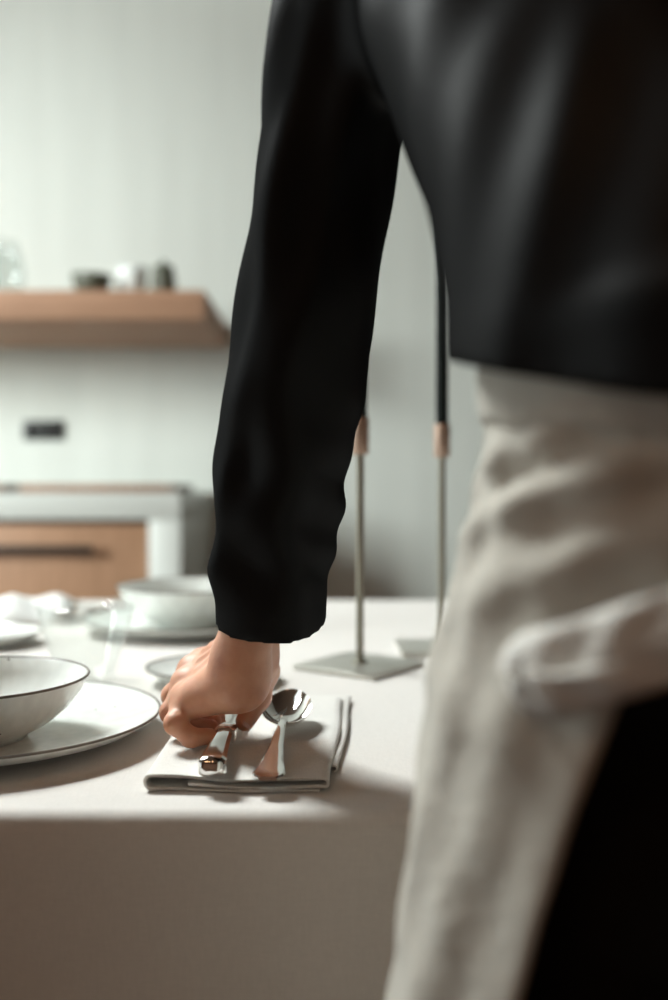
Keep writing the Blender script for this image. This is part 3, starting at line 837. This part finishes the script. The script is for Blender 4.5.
# hair with a low bun
def hair_field(P):
    th_ = math.radians(-28); c, s = math.cos(th_), math.sin(th_)
    x = P[0] - HC[0]; y0 = P[1] - HC[1]; z0 = P[2] - HC[2]
    y = c * y0 + s * z0; z = -s * y0 + c * z0; Q = [x, y, z]
    d = ellipsoid(Q, (0, -.018, .028), (.082, .096, .094))
    cut = (y - .045) * .8 - (z - .055) * .6 + .0
    d = np.maximum(d, cut)
    d = np.maximum(d, -(z + .035 - .55 * y) * .8)
    d = smin(d, ellipsoid(Q, (0, -.062, -.058), (.058, .046, .052)), .02)
    d = smin(d, ellipsoid(Q, (0, -.116, -.012), (.042, .034, .042)), .012)
    d = d + .0015 * np.sin(z * 180 + x * 60) 
    return d
xv, xf = surface_nets(hair_field, (.06, .50, 1.36), (.285, .84, 1.66), .005)
link('hair', np_mesh([(xv - PO, xf)], 'hair'), M['hair'], person)

# -------- black long-sleeved shirt
TORSO = smooth_tab([(.950, .200, .420, .143, .116), (1.000, .200, .422, .149, .121), (1.030, .199, .430, .150, .124), (1.07, .196, .445, .152, .125), (1.115, .192, .470, .158, .125), (1.15, .190, .492, .164, .125),
         (1.20, .184, .528, .172, .122), (1.25, .178, .562, .168, .108), (1.29, .174, .588, .135, .085), (1.32, .172, .602, .085, .070), (1.345, .172, .612, .062, .060)])
SLEEVE = smooth_tab([(.800, -.0465, .705, .0392, .0392), (.854, -.0448, .690, .0392, .0400), (.8975, -.0438, .680, .0400, .041), (.935, -.0385, .670, .0430, .0435), (.974, -.0325, .660, .0450, .0455), (1.02, -.0245, .645, .0460, .0465), (1.07, -.0160, .633, .0457, .047),
          (1.115, -.0110, .622, .0440, .048), (1.16, -.0040, .612, .0440, .052), (1.205, .0060, .604, .0475, .058), (1.249, .0160, .600, .0520, .060), (1.285, .030, .600, .046, .050), (1.305, .04, .60, .020, .024)])
SLEEVE_R = smooth_tab([(.80, .405, .605, .038, .038), (.86, .404, .595, .040, .040), (.95, .400, .560, .044, .044), (1.06, .392, .530, .046, .047), (1.16, .372, .560, .048, .052), (1.25, .345, .585, .052, .058), (1.29, .330, .590, .044, .048), (1.305, .32, .59, .02, .024)])
CA = np.array((-.02, .27, -.96)); CA /= np.linalg.norm(CA); CC = np.array((-.045, .690, .8525))
def gauss(x, w_): return np.exp(-(x / w_) ** 2)
def shirt_field(P):
    x, y, z = P
    t = zchain(P, TORSO)
    ang = np.arctan2(y - .45, x - .19)
    t = t - .0016 * np.sin(ang * 9 + z * 14) * np.clip((1.18 - z) / .1, 0, 1) - .0008 * np.sin(ang * 17 - z * 25 + 1.0)
    # diagonal drag folds from the armpit, bloused fold above the hem
    t = t - .005 * gauss(z - 1.016 - .12 * (x - .12), .010) * np.clip((.30 - x) / .1, 0, 1) * np.clip((x - .07) / .05, 0, 1)
    t = t - .0030 * gauss((x - .085) - .25 * (z - 1.10), .012) - .0035 * gauss((x - .125) + .1 * (z - 1.10), .014) - .003 * gauss((x - .165) - .3 * (z - 1.08), .014)
    t = np.maximum(t, 1.003 - .2 * np.maximum(.43 - y, -.05) - z + .003 * np.sin(x * 40))
    s = zchain(P, SLEEVE); s0 = s
    cxs = np.interp(z, [r[0] for r in SLEEVE], [r[1] for r in SLEEVE]); cys = np.interp(z, [r[0] for r in SLEEVE], [r[2] for r in SLEEVE])
    sa = np.arctan2(y - cys, x - cxs)
    low = np.clip((1.04 - z) / .10, 0, 1) * np.clip((z - .868) / .03, 0, 1)
    calm = .25 + .75 * np.clip((z - .862) / .03, 0, 1)
    s = s - calm * (.0022 * np.sin(sa * 5 + z * 22 + .6) + .0016 * np.sin(sa * 3 - z * 60))
    s = s - .0016 * np.sin(z * 190 + sa * 2.0) * low * np.clip(np.cos(sa - .2), 0, 1)
    s = s - .0028 * np.sin(z * 95 + sa * 3.0 + 1.0) * low * np.clip(np.cos(sa + 2.2), 0, 1)
    # long drag lines down the outside of the arm
    s = s - .0035 * calm * gauss(sa + 2.15 - (z - 1.1) * 2.2, .22) - .003 * gauss(sa + 1.45 - (z - 1.1) * 1.5, .20) * np.clip((z - 1.0) / .08, 0, 1)
    r = zchain(P, SLEEVE_R); r0 = r
    # cuffs: cut, then hollow
    def cuff(dd, base, c, a):
        pl_ = (x - c[0]) * a[0] + (y - c[1]) * a[1] + (z - c[2]) * a[2]
        hem = np.maximum(dd, pl_)
        inner = np.maximum(base, -(pl_ + .022))
        return np.maximum(hem, -inner)
    s = cuff(s, cone(P, (-.0485, .700, .80), (-.0475, .680, .90), .0300, .0300), CC, CA)
    r = cuff(r, r0 + .009, np.array((.404, .598, .868)), np.array((0, .15, -.988)))
    d = smin(t, s, .018)
    d = smin(d, r, .02)
    # neck opening
    nk = cone(P, (.172, .608, 1.31), (.172, .70, 1.50), .058, .075)
    return np.maximum(d, -nk)
sv, sf = surface_nets(shirt_field, (-.125, .26, .81), (.47, .76, 1.37), .0030)
shirt = link('shirt', np_mesh([(sv - PO, sf)], 'shirt'), M['shirt'], person); shirt['label'] = 'black long-sleeved jersey shirt'

# -------- black trousers
def trouser_field(P):
    d = zchain(P, [(.60, .20, .42, .140, .088), (.80, .20, .42, .142, .096), (.88, .20, .42, .132, .094), (.95, .20, .42, .118, .084), (.99, .20, .42, .108, .078)])
    d = np.maximum(d, (.78 - P[2]))
    for x, fx in ((.125, .115), (.275, .285)):
        d = smin(d, cone(P, (x, .42, .86), (fx, .42, .48), .074, .064), .02)
        d = smin(d, cone(P, (fx, .42, .48), (fx, .405, .07), .064, .058), .03)
    d = np.maximum(d, .055 - P[2])
    return d - .002 * np.sin(P[2] * 60 + P[0] * 40)
tv, tf = surface_nets(trouser_field, (.02, .29, .03), (.38, .56, 1.0), .008)
tro = link('trousers', np_mesh([(tv - PO, tf)], 'trousers'), M['trouser'], person); tro['label'] = 'black trousers'

# -------- shoes
def shoe(fx):
    rows = []
    for k, (y, hw_, h) in enumerate([(.325, .018, .05), (.330, .028, .075), (.36, .034, .085), (.42, .037, .085), (.47, .041, .062), (.52, .044, .045), (.555, .036, .036), (.572, .018, .022)]):
        rows.append([(fx + hw_ * math.cos(a) - PO[0], y - PO[1], max(.002, h * .5 + h * .5 * math.sin(a))) for a in np.linspace(0, 2 * PI, 17)[:-1]])
    return loft_mesh(rows)
for fx in (.115, .285): link('shoe', shoe(fx), M['shoe'], person)

# -------- apron: a skirt of linen wrapped round front and hips, open at the back
ACX, ACY = .200, .420
AP = smooth_tab([(.36, .200, .42, .212, .160), (.60, .200, .42, .192, .140), (.727, .200, .42, .171, .126), (.79, .200, .42, .163, .122), (.857, .200, .42, .154, .117), (.90, .200, .42, .146, .112), (.952, .200, .42, .133, .105), (.985, .200, .42, .128, .100), (1.004, .200, .42, .126, .098)])
APt = np.array(AP)
def ap_point(th_, z, out=0.0):
    a = np.interp(z, APt[:, 0], APt[:, 3]); b = np.interp(z, APt[:, 0], APt[:, 4])
    n = Vector((math.cos(th_) / a, math.sin(th_) / b, 0)).normalized()
    return Vector((ACX + a * math.cos(th_), ACY + b * math.sin(th_), z)) + n * out
def back_edge(z):
    """angle (from +x) at which the left back edge of the apron lies"""
    return math.radians(np.interp(z, [.36, .60, .72, .775, .83, .90, .93, .96, 1.0], [199, 206, 213, 218, 223, 231, 243, 257, 262]))
def ap_disp(th_, z):
    d = math.degrees(th_)
    s = (d - 180) / 60.0                       # 0 at the left hip, 1 towards the back
    e = 0.0
    def g(z0, m, wd, amp, c=0.5, sp=.8):
        return amp * math.exp(-((z - z0 - m * s) / wd) ** 2) * math.exp(-((s - c) / sp) ** 2)
    e += g(.930, .042, .0080, .0085, .60, .60)
    e += g(.955, .030, .007, .0045, .30, .40)
    e -= g(.943, .040, .008, .0050, .50, .55)
    e += g(.893, .050, .011, .006, .65, .5)
    e += g(.868, -.02, .012, .003, .2, .4)
    e += .0014 * math.sin(d * .16 + z * 20) * min(1, max(0, (.93 - z) / .1))
    e += .0009 * math.sin(d * .37 - z * 46 + 1)
    e += .0006 * math.sin(d * .23 + z * 120)
    e +=   .003 * min(1, max(0, (.86 - z) / .3)) * math.sin(d * .11 + 1.0)
    return e
nz_, nt_ = 110, 150
verts = []; faces = []
for j in range(nz_ + 1):
    z = .36 + (1.004 - .36) * j / nz_
    t1 = back_edge(z); t0 = PI - t1
    for i in range(nt_ + 1):
        th_ = t0 + (t1 - t0) * i / nt_
        dsp = ap_disp(th_ if th_ > PI / 2 else PI - th_, z)
        p = ap_point(th_, z, .004 + dsp)
        zz = z - .014 * max(0, (math.degrees(abs(th_ - PI / 2)) - 90) / 80) * max(0, (z - .9) / .1)
        verts.append(Vector((p.x, p.y, zz)) - Vector(PO))
for j in range(nz_):
    for i in range(nt_):
        a = j * (nt_ + 1) + i; faces.append((a + 1, a, a + nt_ + 1, a + nt_ + 2))
apron = link('apron', mesh_from(verts, faces, 'apron'), M['apron'], person)
apron['label'] = 'beige linen waist apron with creases'
so_ = apron.modifiers.new('thickness', 'SOLIDIFY'); so_.thickness = .0016; so_.offset = 1
# hemmed, turned-over waistband
rings = []
for i in range(121):
    th_ = PI - math.radians(262) + (math.radians(262) - (PI - math.radians(262))) * i / 120
    back = max(0, (math.degrees(abs(th_ - PI / 2)) - 90) / 80)
    ring = []
    for k in range(14):
        a = 2 * PI * k / 14
        zz = .991 - .012 * back + .0155 * math.cos(a) + .0015 * math.sin(i * .5)
        p = ap_point(th_, .99,   .0055 + .0040 * math.sin(a) * (1 + .3 * math.sin(i * .21)) + .0012 * math.sin(i * .37))
        ring.append(Vector((p.x, p.y, zz)) - Vector(PO))
    rings.append(ring)
link('waistband', loft_mesh(rings), M['apron'], apron)

# tie: a band that runs round the back hip, folds in a loop at the left hip and returns
def ribbon(name, ctrl, width, th_, m, parent, n=70, seed=1):
    rnd = random.Random(seed)
    C = np.array(ctrl, float); out = []
    for i in range(len(C) - 1):
        p0 = C[max(i - 1, 0)]; p1 = C[i]; p2 = C[i + 1]; p3 = C[min(i + 2, len(C) - 1)]
        for u in np.linspace(0, 1, n // (len(C) - 1), endpoint=False):
            out.append(.5 * ((2 * p1) + (-p0 + p2) * u + (2 * p0 - 5 * p1 + 4 * p2 - p3) * u * u + (-p0 + 3 * p1 - 3 * p2 + p3) * u ** 3))
    out.append(C[-1]); out = np.array(out)
    rings = []
    for i, q in enumerate(out):
        p = Vector(q[:3]); wv = q[3]; tw = q[4]
        t = Vector(out[min(i + 1, len(out) - 1)][:3] - out[max(i - 1, 0)][:3]).normalized()
        o_ = Vector((p.x - ACX, p.y - ACY, 0)).normalized()
        up = t.cross(o_).normalized()
        if up.z < 0: up = -up
        up = (up * math.cos(tw) + o_ * math.sin(tw)).normalized(); nr = t.cross(up).normalized()
        ring = []
        for s_, k in [(1, 1), (1, .5), (1, 0), (1, -.5), (1, -1), (-1, -1), (-1, -.5), (-1, 0), (-1, .5), (-1, 1)]:
            cr_ = .0022 * math.sin(i * .45 + k * 2.2) * (1 - abs(k))
            ring.append(p + up * (wv / 2 * k) + nr * (s_ * th_ / 2 + cr_) - Vector(PO))
        rings.append(ring)
    return link(name, loft_mesh(rings), m, parent)
def tp(deg, z, out): return tuple(ap_point(math.radians(deg), z, out))
# columns: x, y, z, width, twist
tie = [(*tp(285, .925, .010), .016, 0), (*tp(256, .920, .012), .017, 0), (*tp(240, .911, .016), .017, -.1), (*tp(232, .904, .017), .018, -.15), (*tp(224, .894, .016), .021, -.1), (*tp(216, .885, .013), .025, 0),
       (*tp(216, .878, .013), .020, .3), (*tp(222, .879, .016), .015, .5), (*tp(230, .886, .016), .013, .4), (*tp(241, .897, .016), .012, .2), (*tp(258, .905, .020), .014, 0)]
ti = ribbon('apron_tie', tie, .02, .0022, M['apron_tie'], apron, 110)
ti['label'] = 'paler tie of the apron looped at the hip'
